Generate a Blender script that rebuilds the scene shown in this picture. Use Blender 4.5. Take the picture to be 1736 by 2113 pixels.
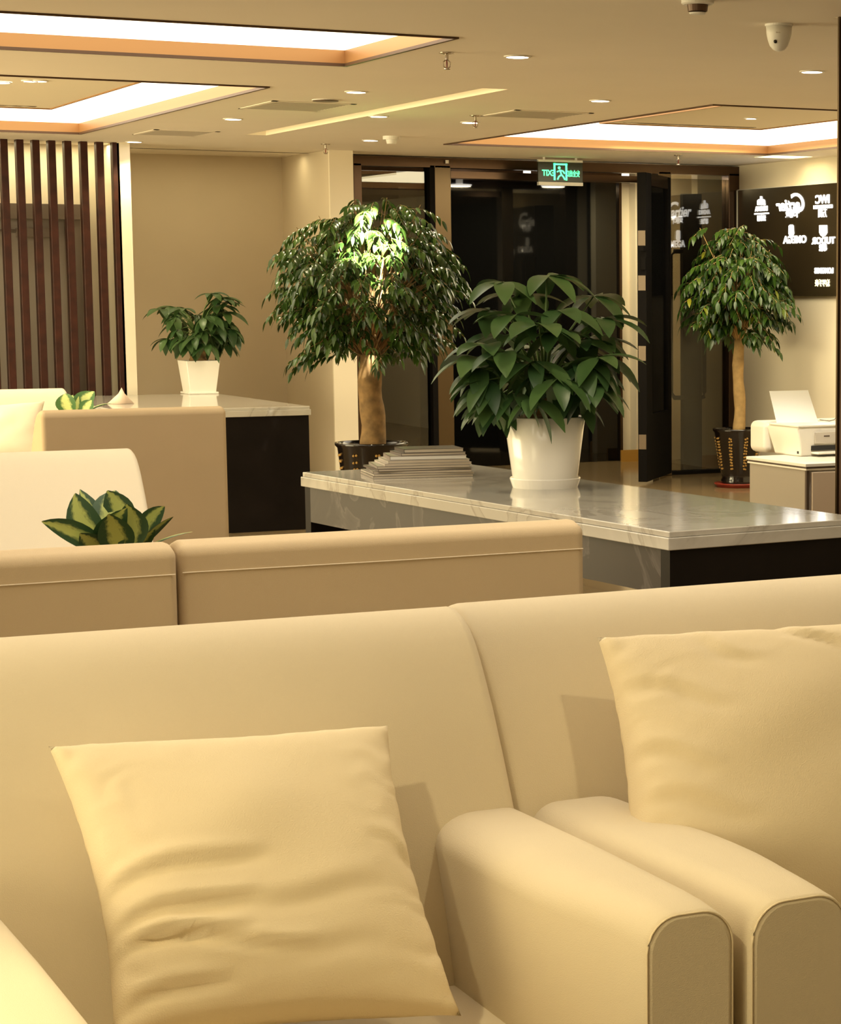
import bpy, bmesh, math, random
from mathutils import Vector, Matrix, noise
for o in list(bpy.data.objects): bpy.data.objects.remove(o)
S = bpy.context.scene
COL = S.collection
PI = math.pi
random.seed(7)

# ------------------------------------------------------------------ camera
F, CX, CY = 4700.0, 1500.0, 1190.0
PIT, YAW, H = math.atan(592/4700), math.radians(29), 1.45
cd = bpy.data.cameras.new('camera'); cam = bpy.data.objects.new('camera', cd); COL.objects.link(cam)
cd.sensor_fit = 'HORIZONTAL'; cd.sensor_width = 36; cd.lens = F/1736*36
cd.shift_x = (868-CX)/1736; cd.shift_y = (CY-1056.5)/1736
cd.clip_start = 0.05; cd.clip_end = 100
cam.location = (0, 0, H); cam.rotation_euler = (PI/2-PIT, 0, -YAW)
S.camera = cam
# ------------------------------------------------------------------ world, exposure
w = bpy.data.worlds.new('world'); S.world = w; w.use_nodes = True
w.node_tree.nodes['Background'].inputs[0].default_value = (0.02, 0.024, 0.03, 1)
w.node_tree.nodes['Background'].inputs[1].default_value = 0.15
S.view_settings.view_transform = 'Standard'; S.view_settings.look = 'None'
S.view_settings.gamma = 1; S.view_settings.exposure = 0.0
WARM = (1.0, 0.85, 0.50)
TRAY_E, DOWN_W, FILL_W = 2.6, 34.0, 7.0

def at(x, y, z=None, X=None, Y=None):
    """the place seen at photo pixel x, y on one real plane of the room"""
    a = (x-CX)/F; b = -(y-CY)/F
    f = math.cos(PIT)+b*math.sin(PIT); u = -math.sin(PIT)+b*math.cos(PIT)
    rx = a*math.cos(YAW)+f*math.sin(YAW); ry = -a*math.sin(YAW)+f*math.cos(YAW)
    t = (z-H)/u if z is not None else (X/rx if X is not None else Y/ry)
    return Vector((rx*t, ry*t, H+u*t))
RIGHT = Vector((math.cos(YAW), -math.sin(YAW), 0)); FWD = Vector((math.sin(YAW), math.cos(YAW), 0)); UP = Vector((0, 0, 1))

# ------------------------------------------------------------------ materials
def mat(name, col, rough=0.6, metal=0.0, emit=None, es=0.0, vary=0.0, vscale=8.0, bump=0.0, bscale=200.0, coat=0.0, spec=0.5, sub=0.0):
    m = bpy.data.materials.new(name); m.use_nodes = True
    nt = m.node_tree; b = nt.nodes['Principled BSDF']
    b.inputs['Base Color'].default_value = (*col, 1); b.inputs['Roughness'].default_value = rough
    b.inputs['Metallic'].default_value = metal; b.inputs['Specular IOR Level'].default_value = spec
    b.inputs['Coat Weight'].default_value = coat; b.inputs['Coat Roughness'].default_value = 0.05
    if emit:
        b.inputs['Emission Color'].default_value = (*emit, 1); b.inputs['Emission Strength'].default_value = es
    tc = nt.nodes.new('ShaderNodeTexCoord')
    if vary:
        n = nt.nodes.new('ShaderNodeTexNoise'); n.inputs['Scale'].default_value = vscale; n.inputs['Detail'].default_value = 4
        r = nt.nodes.new('ShaderNodeValToRGB')
        r.color_ramp.elements[0].color = (*[c*(1-vary) for c in col], 1); r.color_ramp.elements[1].color = (*[min(1, c*(1+vary)) for c in col], 1)
        r.color_ramp.elements[0].position = .3; r.color_ramp.elements[1].position = .7
        nt.links.new(tc.outputs['Object'], n.inputs['Vector']); nt.links.new(n.outputs['Fac'], r.inputs[0]); nt.links.new(r.outputs[0], b.inputs['Base Color'])
    if bump:
        n = nt.nodes.new('ShaderNodeTexNoise'); n.inputs['Scale'].default_value = bscale; n.inputs['Detail'].default_value = 3
        bp = nt.nodes.new('ShaderNodeBump'); bp.inputs['Strength'].default_value = bump; bp.inputs['Distance'].default_value = 0.002
        nt.links.new(tc.outputs['Object'], n.inputs['Vector']); nt.links.new(n.outputs['Fac'], bp.inputs['Height']); nt.links.new(bp.outputs[0], b.inputs['Normal'])
    return m

def leafmat(name, lo, hi, rough=0.35, yellow=None, trans=0.15):
    m = bpy.data.materials.new(name); m.use_nodes = True
    nt = m.node_tree; b = nt.nodes['Principled BSDF']; b.inputs['Roughness'].default_value = rough
    g = nt.nodes.new('ShaderNodeNewGeometry'); r = nt.nodes.new('ShaderNodeValToRGB')
    r.color_ramp.elements[0].color = (*lo, 1); r.color_ramp.elements[1].color = (*hi, 1)
    if yellow:
        e = r.color_ramp.elements.new(0.97); e.color = (*hi, 1); r.color_ramp.elements[2].color = (*yellow, 1); r.color_ramp.elements[2].position = 1.0
    nt.links.new(g.outputs['Random Per Island'], r.inputs[0]); nt.links.new(r.outputs[0], b.inputs['Base Color'])
    t = nt.nodes.new('ShaderNodeBsdfTranslucent'); mx = nt.nodes.new('ShaderNodeMixShader'); mx.inputs[0].default_value = trans
    nt.links.new(r.outputs[0], t.inputs[0]); out = nt.nodes['Material Output']
    nt.links.new(b.outputs[0], mx.inputs[1]); nt.links.new(t.outputs[0], mx.inputs[2]); nt.links.new(mx.outputs[0], out.inputs[0])
    return m

def variegated(name, dark, light):
    m = bpy.data.materials.new(name); m.use_nodes = True
    nt = m.node_tree; b = nt.nodes['Principled BSDF']; b.inputs['Roughness'].default_value = .55
    uv = nt.nodes.new('ShaderNodeTexCoord'); sp = nt.nodes.new('ShaderNodeSeparateXYZ'); nt.links.new(uv.outputs['UV'], sp.inputs[0])
    n = nt.nodes.new('ShaderNodeTexNoise'); n.inputs['Scale'].default_value = 9; nt.links.new(uv.outputs['UV'], n.inputs['Vector'])
    a = nt.nodes.new('ShaderNodeMath'); a.operation = 'SUBTRACT'; nt.links.new(sp.outputs['X'], a.inputs[0]); a.inputs[1].default_value = .5
    ab = nt.nodes.new('ShaderNodeMath'); ab.operation = 'ABSOLUTE'; nt.links.new(a.outputs[0], ab.inputs[0])
    ad = nt.nodes.new('ShaderNodeMath'); ad.operation = 'MULTIPLY_ADD'; nt.links.new(n.outputs['Fac'], ad.inputs[0]); ad.inputs[1].default_value = .28; nt.links.new(ab.outputs[0], ad.inputs[2])
    r = nt.nodes.new('ShaderNodeValToRGB'); r.color_ramp.elements[0].position = .28; r.color_ramp.elements[0].color = (*light, 1)
    r.color_ramp.elements[1].position = .42; r.color_ramp.elements[1].color = (*dark, 1)
    nt.links.new(ad.outputs[0], r.inputs[0]); nt.links.new(r.outputs[0], b.inputs['Base Color'])
    return m

def marble(name, base, vein, rough=.08):
    m = bpy.data.materials.new(name); m.use_nodes = True
    nt = m.node_tree; b = nt.nodes['Principled BSDF']; b.inputs['Roughness'].default_value = rough
    tc = nt.nodes.new('ShaderNodeTexCoord')
    n = nt.nodes.new('ShaderNodeTexNoise'); n.inputs['Scale'].default_value = 2.2; n.inputs['Detail'].default_value = 8; n.inputs['Distortion'].default_value = 1.6
    nt.links.new(tc.outputs['Object'], n.inputs['Vector'])
    r = nt.nodes.new('ShaderNodeValToRGB'); cr = r.color_ramp
    cr.elements[0].position = .40; cr.elements[0].color = (*base, 1)
    cr.elements[1].position = .60; cr.elements[1].color = (*[c*.93 for c in base], 1)
    e = cr.elements.new(.485); e.color = (*[(a+c)/2 for a, c in zip(base, vein)], 1)
    e = cr.elements.new(.5); e.color = (*vein, 1)
    e = cr.elements.new(.515); e.color = (*[c*.97 for c in base], 1)
    nt.links.new(n.outputs['Fac'], r.inputs[0]); nt.links.new(r.outputs[0], b.inputs['Base Color'])
    return m

def glassmat(name, tint, refl=1.0, dark=0.0):
    """thin sheet of glass: fresnel mirror over a tinted transparent sheet"""
    m = bpy.data.materials.new(name); m.use_nodes = True; nt = m.node_tree; nt.nodes.clear()
    out = nt.nodes.new('ShaderNodeOutputMaterial'); fr = nt.nodes.new('ShaderNodeFresnel'); fr.inputs[0].default_value = 1.5+refl*.25
    t = nt.nodes.new('ShaderNodeBsdfTransparent'); t.inputs[0].default_value = (*tint, 1)
    g = nt.nodes.new('ShaderNodeBsdfGlossy'); g.inputs['Roughness'].default_value = 0.01; g.inputs[0].default_value = (1, 1, 1, 1)
    mx = nt.nodes.new('ShaderNodeMixShader')
    nt.links.new(fr.outputs[0], mx.inputs[0]); nt.links.new(t.outputs[0], mx.inputs[1]); nt.links.new(g.outputs[0], mx.inputs[2]); nt.links.new(mx.outputs[0], out.inputs[0])
    return m

def tilemat(name, col, mortar, size, rough):
    m = bpy.data.materials.new(name); m.use_nodes = True; nt = m.node_tree; b = nt.nodes['Principled BSDF']
    b.inputs['Roughness'].default_value = rough
    tc = nt.nodes.new('ShaderNodeTexCoord'); br = nt.nodes.new('ShaderNodeTexBrick'); nt.links.new(tc.outputs['Object'], br.inputs['Vector'])
    br.offset = 0; br.inputs['Scale'].default_value = 1; br.inputs['Brick Width'].default_value = size; br.inputs['Row Height'].default_value = size
    br.inputs['Mortar Size'].default_value = .003; br.inputs['Color1'].default_value = (*col, 1); br.inputs['Color2'].default_value = (*[c*.9 for c in col], 1); br.inputs['Mortar'].default_value = (*mortar, 1)
    nt.links.new(br.outputs['Color'], b.inputs['Base Color'])
    return m

M = dict(
    ceiling=mat('ceiling_paint', (.80, .72, .60), .9, vary=.02, vscale=1.5),
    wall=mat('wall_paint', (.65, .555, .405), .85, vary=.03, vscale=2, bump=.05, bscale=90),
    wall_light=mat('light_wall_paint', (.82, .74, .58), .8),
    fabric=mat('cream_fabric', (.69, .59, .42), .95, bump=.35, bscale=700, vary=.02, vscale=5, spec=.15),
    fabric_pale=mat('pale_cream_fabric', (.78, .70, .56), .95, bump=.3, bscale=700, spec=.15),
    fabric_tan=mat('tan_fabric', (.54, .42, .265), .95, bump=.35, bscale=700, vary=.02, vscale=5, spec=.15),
    seam=mat('piping_fabric', (.74, .62, .42), .95, spec=.1),
    seam_light=mat('pale_seam_thread', (.76, .66, .50), .9, spec=.1),
    pillow=mat('pillow_fabric', (.74, .62, .42), .95, bump=.4, bscale=500, spec=.12),
    gold=mat('brushed_gold', (.42, .23, .09), .4, metal=.6),
    dark_trim=mat('dark_bronze_trim', (.10, .055, .03), .4, metal=.4),
    glow=mat('light_panel', (1, 1, 1), .5, emit=(1, .90, .72), es=TRAY_E),
    slot=mat('slot_panel', (.8, .75, .6), .7, emit=(1, .80, .46), es=1.0),
    disc=mat('downlight_diffuser', (1, 1, 1), .5, emit=(1, .93, .82), es=12),
    rim=mat('white_metal_rim', (.8, .78, .72), .5),
    island=mat('tray_centre_paint', (.80, .72, .56), .8),
    wood=mat('dark_red_wood', (.038, .010, .005), .5, spec=.3, vary=.35, vscale=14),
    marble=marble('cream_marble', (.53, .50, .44), (.38, .35, .30)),
    black=mat('black_lacquer', (.007, .005, .0045), .4, vary=.3, vscale=4, spec=.22),
    stone=marble('grey_brown_stone', (.050, .040, .034), (.105, .088, .080), .5),
    floor=tilemat('glossy_floor_tile', (.24, .17, .09), (.08, .055, .03), .8, .13),
    bronze=mat('dark_bronze_steel', (.11, .07, .045), .26, metal=.9),
    bronze_light=mat('polished_bronze_steel', (.125, .09, .052), .28, metal=.95),
    black_metal=mat('black_metal', (.005, .004, .0035), .6, spec=.08),
    brass=mat('aged_brass_plate', (.20, .155, .11), .4, metal=.6),
    glass=glassmat('clear_glass', (.50, .47, .40), .8),
    night=mat('night_glass', (.004, .004, .004), .04, spec=.6),
    pot_white=mat('white_ceramic', (.95, .92, .84), .22, coat=.4),
    pot_black=mat('black_glazed_ceramic', (.008, .005, .004), .14, coat=.15),
    relief=mat('gilt_relief', (.42, .25, .07), .4, metal=.5),
    saucer_red=mat('red_plastic', (.22, .025, .012), .4),
    soil=mat('soil', (.05, .03, .018), .95, vary=.4, vscale=40),
    bark=mat('brown_bark', (.21, .125, .045), .85, vary=.35, vscale=18, bump=.6, bscale=40),
    bark_light=mat('tan_bark', (.38, .25, .10), .8, vary=.3, vscale=14, bump=.5, bscale=30),
    leaf_tree=leafmat('tree_leaf', (.012, .034, .006), (.050, .100, .014), .25),
    leaf_tree2=leafmat('tree_leaf_yellowing', (.010, .032, .005), (.042, .090, .010), .3, yellow=(.30, .28, .02)),
    leaf_money=leafmat('money_tree_leaf', (.022, .062, .018), (.070, .130, .036), .38),
    leaf_var=variegated('variegated_leaf', (.018, .055, .014), (.36, .40, .10)),
    leaf_var2=variegated('bright_variegated_leaf', (.06, .16, .04), (.62, .70, .26)),
    stem=mat('green_stem', (.10, .17, .04), .5),
    plastic=mat('white_plastic', (.82, .77, .66), .35),
    plastic_grey=mat('light_grey_plastic', (.55, .49, .40), .4),
    paper=mat('white_paper', (.95, .95, .92), .8, emit=None),
    pages=mat('page_edges', (.72, .64, .52), .9),
    laminate=mat('cream_laminate', (.35, .30, .235), .45),
    laminate2=mat('peach_laminate', (.60, .47, .33), .45),
    edge_dark=mat('dark_edge_band', (.07, .045, .03), .4),
    baseboard=mat('ochre_baseboard', (.50, .27, .05), .5),
    sign=mat('dark_sign_panel', (.035, .025, .012), .22),
    sign_glow=mat('lit_sign_mark', (1, 1, 1), .5, emit=(1, .98, .93), es=3.5),
    sign_glow_y=mat('lit_sign_mark_yellow', (1, 1, .8), .5, emit=(1, .85, .5), es=1.6),
    exit_panel=mat('green_black_exit_panel', (.012, .022, .010), .25),
    exit_glow=mat('green_exit_mark', (.2, 1, .6), .5, emit=(.10, 1.0, .42), es=1.6),
    chrome=mat('chrome', (.6, .55, .48), .2, metal=1),
    vent=mat('vent_grille', (.52, .46, .37), .7),
    dark=mat('dark_void', (.02, .018, .015), .8),
    lens=mat('dark_lens', (.01, .01, .01), .1),
    pillar=mat('brown_pillar_cladding', (.075, .035, .018), .4, vary=.2, vscale=6),
)
COVERS = [mat('magazine_cover', c, .3, vary=.2, vscale=9) for c in ((.32, .28, .24), (.12, .10, .09), (.42, .38, .33), (.06, .05, .045), (.26, .22, .19), (.50, .45, .39))]

# ------------------------------------------------------------------ mesh helpers
def obj(name, bm, m, parent=None, smooth=False, bevel=0, seg=3, loc=None):
    me = bpy.data.meshes.new(name); bmesh.ops.recalc_face_normals(bm, faces=bm.faces[:]); bm.to_mesh(me); bm.free()
    o = bpy.data.objects.new(name, me); COL.objects.link(o)
    for mm in (m if isinstance(m, (list, tuple)) else [m]): me.materials.append(mm)
    if smooth: me.polygons.foreach_set('use_smooth', [True]*len(me.polygons))
    if bevel:
        b = o.modifiers.new('bevel', 'BEVEL'); b.width = bevel; b.segments = seg; b.limit_method = 'ANGLE'; b.angle_limit = math.radians(35); b.harden_normals = True
        me.polygons.foreach_set('use_smooth', [True]*len(me.polygons))
    if parent: o.parent = parent
    if loc: o.location = loc
    return o
def tag(o, label, cat, group=None, kind=None):
    o['label'] = label; o['category'] = cat
    if group: o['group'] = group
    if kind: o['kind'] = kind
    return o
def thing(name, label, cat, loc=(0, 0, 0), rz=0, group=None):
    o = bpy.data.objects.new(name, None); COL.objects.link(o); o.location = loc; o.rotation_euler = (0, 0, rz); o.empty_display_size = .1
    return tag(o, label, cat, group)
def struct(name, bm, m, parent=None, **k):
    o = obj(name, bm, m, parent, **k)
    if not parent: o['kind'] = 'structure'
    return o
def copy_tree(o, parent=None):
    c = o.copy(); COL.objects.link(c); c.parent = parent
    for ch in list(o.children): copy_tree(ch, c)
    return c
def BM(): return bmesh.new()
def box(bm, x0, x1, y0, y1, z0, z1):
    v = [bm.verts.new((x, y, z)) for z in (z0, z1) for y in (y0, y1) for x in (x0, x1)]
    for f in ((0, 2, 3, 1), (4, 5, 7, 6), (0, 1, 5, 4), (2, 6, 7, 3), (0, 4, 6, 2), (1, 3, 7, 5)): bm.faces.new([v[i] for i in f])
    return bm
def bx(*a): return box(BM(), *a)
def lathe(bm, prof, n=32, c=(0, 0, 0), cap=True):
    rings = []
    for r, z in prof:
        rings.append([bm.verts.new((c[0]+r*math.cos(2*PI*i/n), c[1]+r*math.sin(2*PI*i/n), c[2]+z)) for i in range(n)])
    for a, b in zip(rings, rings[1:]):
        for i in range(n): bm.faces.new((a[i], a[(i+1) % n], b[(i+1) % n], b[i]))
    if cap:
        bm.faces.new(rings[0]); bm.faces.new(rings[-1])
    return bm
def tube(bm, pts, r, n=8, closed=False):
    pts = [Vector(p) for p in pts]; rs = r if isinstance(r, (list, tuple)) else [r]*len(pts); rings = []
    L = len(pts)
    for i, p in enumerate(pts):
        if closed: d = (pts[(i+1) % L]-pts[i-1])
        else: d = pts[min(i+1, L-1)]-pts[max(i-1, 0)]
        d.normalize(); a = d.cross(UP if abs(d.z) < .95 else Vector((1, 0, 0))).normalized(); b = d.cross(a)
        rings.append([bm.verts.new(p+(a*math.cos(2*PI*k/n)+b*math.sin(2*PI*k/n))*rs[i]) for k in range(n)])
    pr = list(zip(rings, rings[1:])) + ([(rings[-1], rings[0])] if closed else [])
    for a, b in pr:
        for k in range(n): bm.faces.new((a[k], a[(k+1) % n], b[(k+1) % n], b[k]))
    if not closed: bm.faces.new(rings[0]); bm.faces.new(rings[-1])
    return bm
def extrude_poly(bm, pts, axis, a0, a1):
    def mk(p, a): return {'x': (a, p[0], p[1]), 'y': (p[0], a, p[1]), 'z': (p[0], p[1], a)}[axis]
    A = [bm.verts.new(mk(p, a0)) for p in pts]; B = [bm.verts.new(mk(p, a1)) for p in pts]; n = len(pts)
    for i in range(n): bm.faces.new((A[i], A[(i+1) % n], B[(i+1) % n], B[i]))
    bm.faces.new(A); bm.faces.new(B)
    return bm
def rounded(w, h, r, n=6, bottom=True):
    """rounded rectangle outline centred on x, standing on y=0"""
    p = []
    for cx, cy, a0, rr in ((w/2-r, h-r, 0, r), (-w/2+r, h-r, PI/2, r), (-w/2, 0, 0, 0) if not bottom else (-w/2+r, r, PI, r), (w/2, 0, 0, 0) if not bottom else (w/2-r, r, 1.5*PI, r)):
        if rr == 0: p.append((cx, cy)); continue
        for k in range(n+1):
            a = a0+PI/2*k/n; p.append((cx+rr*math.cos(a), cy+rr*math.sin(a)))
    return p
def leaf(bm, base, tip, width, lift, side=None, nseg=6, fold=.15, uvl=None, shape=.45):
    """one blade from base to tip, arched by lift, folded along its midrib"""
    base = Vector(base); tip = Vector(tip); ctrl = (base+tip)/2+lift
    d = (tip-base).normalized()
    if side is None: side = d.cross(UP)
    side = Vector(side)
    if side.length < .05: side = Vector((1, 0, 0))
    side = (side-d*side.dot(d)).normalized(); rows = []
    for i in range(nseg+1):
        t = i/nseg
        p = base*(1-t)**2+ctrl*2*t*(1-t)+tip*t*t
        tn = ((ctrl-base)*(1-t)+(tip-ctrl)*t); tn.normalize(); nn = side.cross(tn)
        wv = width*.5*(math.sin(PI*t**(shape/.5))**.8 if 0 < t < 1 else 0)
        if i in (0, nseg): wv = width*.02
        rows.append((bm.verts.new(p-side*wv+nn*wv*fold), bm.verts.new(p), bm.verts.new(p+side*wv+nn*wv*fold), t))
    uv = bm.loops.layers.uv.verify()
    for a, b in zip(rows, rows[1:]):
        for q, us in (((a[0], a[1], b[1], b[0]), (0, .5, .5, 0)), ((a[1], a[2], b[2], b[1]), (.5, 1, 1, .5))):
            f = bm.faces.new(q); f.smooth = True
            for lp, u, t in zip(f.loops, us, (a[3], a[3], b[3], b[3])): lp[uv].uv = (u, t)
def obj_raw(name, bm, m, parent=None):
    me = bpy.data.meshes.new(name); bm.to_mesh(me); bm.free(); o = bpy.data.objects.new(name, me); COL.objects.link(o); me.materials.append(m)
    if parent: o.parent = parent
    return o
def textmesh(name, body, size, m, parent, mw, mirror=False, shear=0, ext=.002, offset=0.0, xs=1.0):
    c = bpy.data.curves.new('t', 'FONT'); c.body = body; c.size = size; c.align_x = 'CENTER'; c.align_y = 'CENTER'; c.extrude = ext; c.shear = shear; c.offset = offset
    t = bpy.data.objects.new('t', c); COL.objects.link(t); bpy.context.view_layer.update()
    me = bpy.data.meshes.new_from_object(t.evaluated_get(bpy.context.evaluated_depsgraph_get()))
    bpy.data.objects.remove(t); bpy.data.curves.remove(c)
    me.transform(Matrix.Diagonal((-xs if mirror else xs, 1, 1, 1))); me.transform(mw)
    if mirror: me.flip_normals()
    me.materials.clear(); me.materials.append(m); me.name = name
    o = bpy.data.objects.new(name, me); COL.objects.link(o); o.parent = parent
    return o
def lamp(kind, name, loc, power, col=WARM, parent=None, **k):
    l = bpy.data.lights.new(name, kind); l.energy = power; l.color = col
    for a, v in k.items(): setattr(l, a, v)
    o = bpy.data.objects.new(name, l); COL.objects.link(o); o.location = loc
    if parent: o.parent = parent
    return o

# ================================================================== THE ROOM
ZC = 2.42          # ceiling
YD = 15.93         # plane of the glass entrance
XR = 8.91          # right wall
XL, YB = -2.6, -2.5
struct('floor', bx(XL, XR+.2, YB, 19.5, -.1, 0), M['floor'])
# ceiling with its openings (x0,x1,y0,y1)
TR = [(0.2, 3.445, 8.39, 9.64), (0.2, 3.475, 10.84, 14.62), (5.87, 8.36, 10.73, 14.47), (0.2, 3.445, 3.2, 6.6)]  # last recess is added out of view for its light
SL = [(4.42, 4.56, 10.42, 14.25), (4.40, 4.62, 6.3, 7.15), (8.45, 8.80, 14.55, 14.85)]
holes = TR+SL
xs = sorted({XL, XR+.2}|{h[0] for h in holes}|{h[1] for h in holes}); ys = sorted({YB, YD+.05}|{h[2] for h in holes}|{h[3] for h in holes})
bm = BM()
for i in range(len(xs)-1):
    for j in range(len(ys)-1):
        mx, my = (xs[i]+xs[i+1])/2, (ys[j]+ys[j+1])/2
        if any(h[0] < mx < h[1] and h[2] < my < h[3] for h in holes): continue
        v = [bm.verts.new(p) for p in ((xs[i], ys[j], ZC), (xs[i+1], ys[j], ZC), (xs[i+1], ys[j+1], ZC), (xs[i], ys[j+1], ZC))]; bm.faces.new(v)
bmesh.ops.remove_doubles(bm, verts=bm.verts[:], dist=1e-5)
struct('ceiling', bm, M['ceiling'])
struct('trim_1', bx(XL, XR+.2, YB, 19.5, ZC+.32, ZC+.4), M['dark'])       # slab above the false ceiling
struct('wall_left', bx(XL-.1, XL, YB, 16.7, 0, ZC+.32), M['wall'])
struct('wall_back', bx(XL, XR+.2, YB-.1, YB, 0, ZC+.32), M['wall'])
struct('wall_right', bx(XR, XR+.12, YB, YD+.06, 0, ZC+.32), M['wall_light'])
# far wall: slatted part, recess, pilaster
bm = BM()
box(bm, XL, 3.90, 15.78, 15.90, 0, ZC+.32); box(bm, 3.90, 3.985, 15.38, 16.72, 0, ZC+.32)
struct('wall_far', bm, M['wall_light'])
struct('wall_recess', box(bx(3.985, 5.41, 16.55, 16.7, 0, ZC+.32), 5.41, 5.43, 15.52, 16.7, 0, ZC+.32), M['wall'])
struct('wall_pilaster', bx(5.43, 5.585, 15.50, YD+.1, 0, ZC+.32), M['wall_light'])
struct('wall_reveal', box(bx(5.585, 5.735, YD-.02, YD+.12, 0, ZC+.32), 5.41, 5.43, 15.50, 15.52, 0, ZC+.32), M['wall_light'])
struct('ceiling_recess', bx(3.9, 5.45, YD+.0, 16.7, ZC, ZC+.02), M['ceiling'])

# door behind the slats
d2 = bpy.data.objects.new('door_2', None); COL.objects.link(d2); d2['kind'] = 'structure'
fm = mat('grey_brown_door_frame', (.22, .17, .13), .45); pn = mat('pale_door_leaf', (.50, .44, .36), .5)
for nm, b_, m_ in (('door_frame', box(box(bx(3.62, 3.72, 15.70, 15.78, 0, 2.0), 2.3, 2.4, 15.70, 15.78, 0, 2.0), 2.3, 3.72, 15.69, 15.78, 1.92, 2.02), fm),
                   ('door_leaf', bx(2.4, 3.62, 15.745, 15.78, 0, 1.92), pn),
                   ('door_closer', box(bx(3.30, 3.55, 15.70, 15.745, 1.80, 1.86), 3.1, 3.3, 15.715, 15.745, 1.835, 1.85), fm)):
    obj(nm, b_, m_, d2)

# ------------------------------------------------------------------ light trays
def tray(i, r, island=None, dep=.062):
    x0, x1, y0, y1 = r
    t = thing('light_tray', ['large glowing ceiling recess with gold sides, nearest one at top left',
                             'glowing ceiling recess with gold sides and cream centre panel above the wooden slats',
                             'glowing ceiling recess with gold sides above the glass entrance, at right',
                             'glowing ceiling recess added out of view over the front armchairs'][i], 'ceiling light', (0, 0, 0), 0, None)
    zt = ZC+dep; bm = BM(); k = .02
    box(bm, x0-k, x0, y0-k, y1+k, ZC+.004, zt); box(bm, x1, x1+k, y0-k, y1+k, ZC+.004, zt)
    box(bm, x0, x1, y0-k, y0, ZC+.004, zt); box(bm, x0, x1, y1, y1+k, ZC+.004, zt)
    obj('gold_side', bm, M['gold'], t)
    bm = BM(); k = .014
    for a in ((x0-k, x0+.002, y0-k, y1+k), (x1-.002, x1+k, y0-k, y1+k), (x0, x1, y0-k, y0+.002), (x0, x1, y1-.002, y1+k)): box(bm, *a, ZC-.007, ZC+.006)
    obj('edge_trim', bm, M['dark_trim'], t)
    obj('light_panel', bx(x0-.02, x1+.02, y0-.02, y1+.02, zt, zt+.01), M['glow'], t)
    if island:
        a = island
        obj('centre_panel', bx(*a, zt-.024, zt-.001), M['island'], t)
        obj('air_slot', bx(a[0]+.1, a[1]-.1, a[3]-.13, a[3]-.09, zt-.027, zt-.023), M['chrome'], t)
        bm = BM(); k = .012
        for q in ((a[0]-k, a[0], a[2]-k, a[3]+k), (a[1], a[1]+k, a[2]-k, a[3]+k), (a[0], a[1], a[2]-k, a[2]), (a[0], a[1], a[3], a[3]+k)): box(bm, *q, zt-.030, zt-.001)
        obj('centre_panel_trim', bm, M['gold'], t)
    return t
for i, r in enumerate(TR): tray(i, r, {1: (.7, 2.98, 11.25, 13.2), 2: (6.17, 7.28, 11.1, 12.70)}.get(i))
for i, r in enumerate(SL):
    t = thing('light_slot', ['long narrow lit ceiling slot running between the downlights', 'short lit ceiling slot beside the brown pillar at top right', 'small lit ceiling slot in the corner above the sign board'][i], 'ceiling light')
    x0, x1, y0, y1 = r; bm = BM()
    for a in ((x0-.01, x0, y0, y1), (x1, x1+.01, y0, y1), (x0, x1, y0-.01, y0), (x0, x1, y1, y1+.01)): box(bm, *a, ZC+.001, ZC+.09)
    obj('slot_side', bm, M['wall_light'], t); obj('light_panel', bx(x0, x1, y0, y1, ZC+.09, ZC+.1), M['slot'], t)

# ------------------------------------------------------------------ downlights
def downlight(x, y, lab, r=.047, z=ZC, power=DOWN_W, cone=110):
    t = thing('downlight', lab, 'downlight', (x, y, z), 0, 'round recessed downlights')
    bm = BM(); lathe(bm, [(r+.010, 0), (r+.010, -.004), (r, -.006), (r-.001, 0)], 28, cap=False); obj('rim', bm, M['rim'], t)
    bm = BM(); lathe(bm, [(r, -.002), (r*.9, -.004), (.001, -.0045)], 28, cap=True); obj('diffuser', bm, M['disc'], t)
    if power: lamp('SPOT', 'bulb', (0, 0, -.02), power, WARM, t, spot_size=math.radians(cone), spot_blend=.6, shadow_soft_size=.04)
    return t
K = ZC-H
for px, py, lab in ((1068, 116, 'bright round downlight nearest the front, left of the dome camera'), (1239, 207, 'round downlight between the ceiling vent and the right recess'),
                    (1676, 147, 'round downlight below the dome camera at far right'), (735, 189, 'round downlight beside the dark ceiling speaker'),
                    (481, 245, 'round downlight between the left recess and the lit slot'), (277, 292, 'round downlight just right of the wooden slats'),
                    (765, 289, 'round downlight beside the small smoke detector'), (970, 252, 'round downlight under the sprinkler by the vent')):
    p = at(px, py, z=ZC); downlight(p.x, p.y, lab)
for px, py, lab, zz in ((62, 168, 'left one of the twin downlights in the left recess centre', ZC+.038), (82, 168, 'right one of the twin downlights in the left recess centre', ZC+.038), (1550, 245, 'round downlight in the cream centre of the right recess', ZC+.038)):
    p = at(px, py, z=zz-.004); downlight(p.x, p.y, lab, r=.032, z=zz, power=2)
# downlights over the seating; marble table and right armchair ones are added fill
downlight(-.05, 2.30, 'round downlight over the left front armchair', power=80)
downlight(.50, 2.15, 'narrow round downlight over the left armrest at the frame edge', power=60, cone=44)
downlight(3.35, 6.7, 'round fill downlight added over the marble table, out of view', power=26)
downlight(1.50, 6.95, 'round downlight over the pale middle armchair', power=24)
downlight(1.9, 1.9, 'round fill downlight added in front of the right front armchair', power=34)
downlight(2.3, 11.2, 'round downlight over the farthest pale armchair', power=20)
p = at(775, 560, Y=12.45)
downlight(p.x, p.y-.1, 'round downlight straight above the left tree', power=20)
sp = lamp('SPOT', 'spot_bulb', (4.50, 11.75, 2.38), 3600, (1, .95, .80), None, spot_size=math.radians(26), spot_blend=.7, shadow_soft_size=.03)
sp.rotation_euler = (Vector((4.52, 12.38, 1.45))-sp.location).to_track_quat('-Z', 'Y').to_euler()
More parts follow.
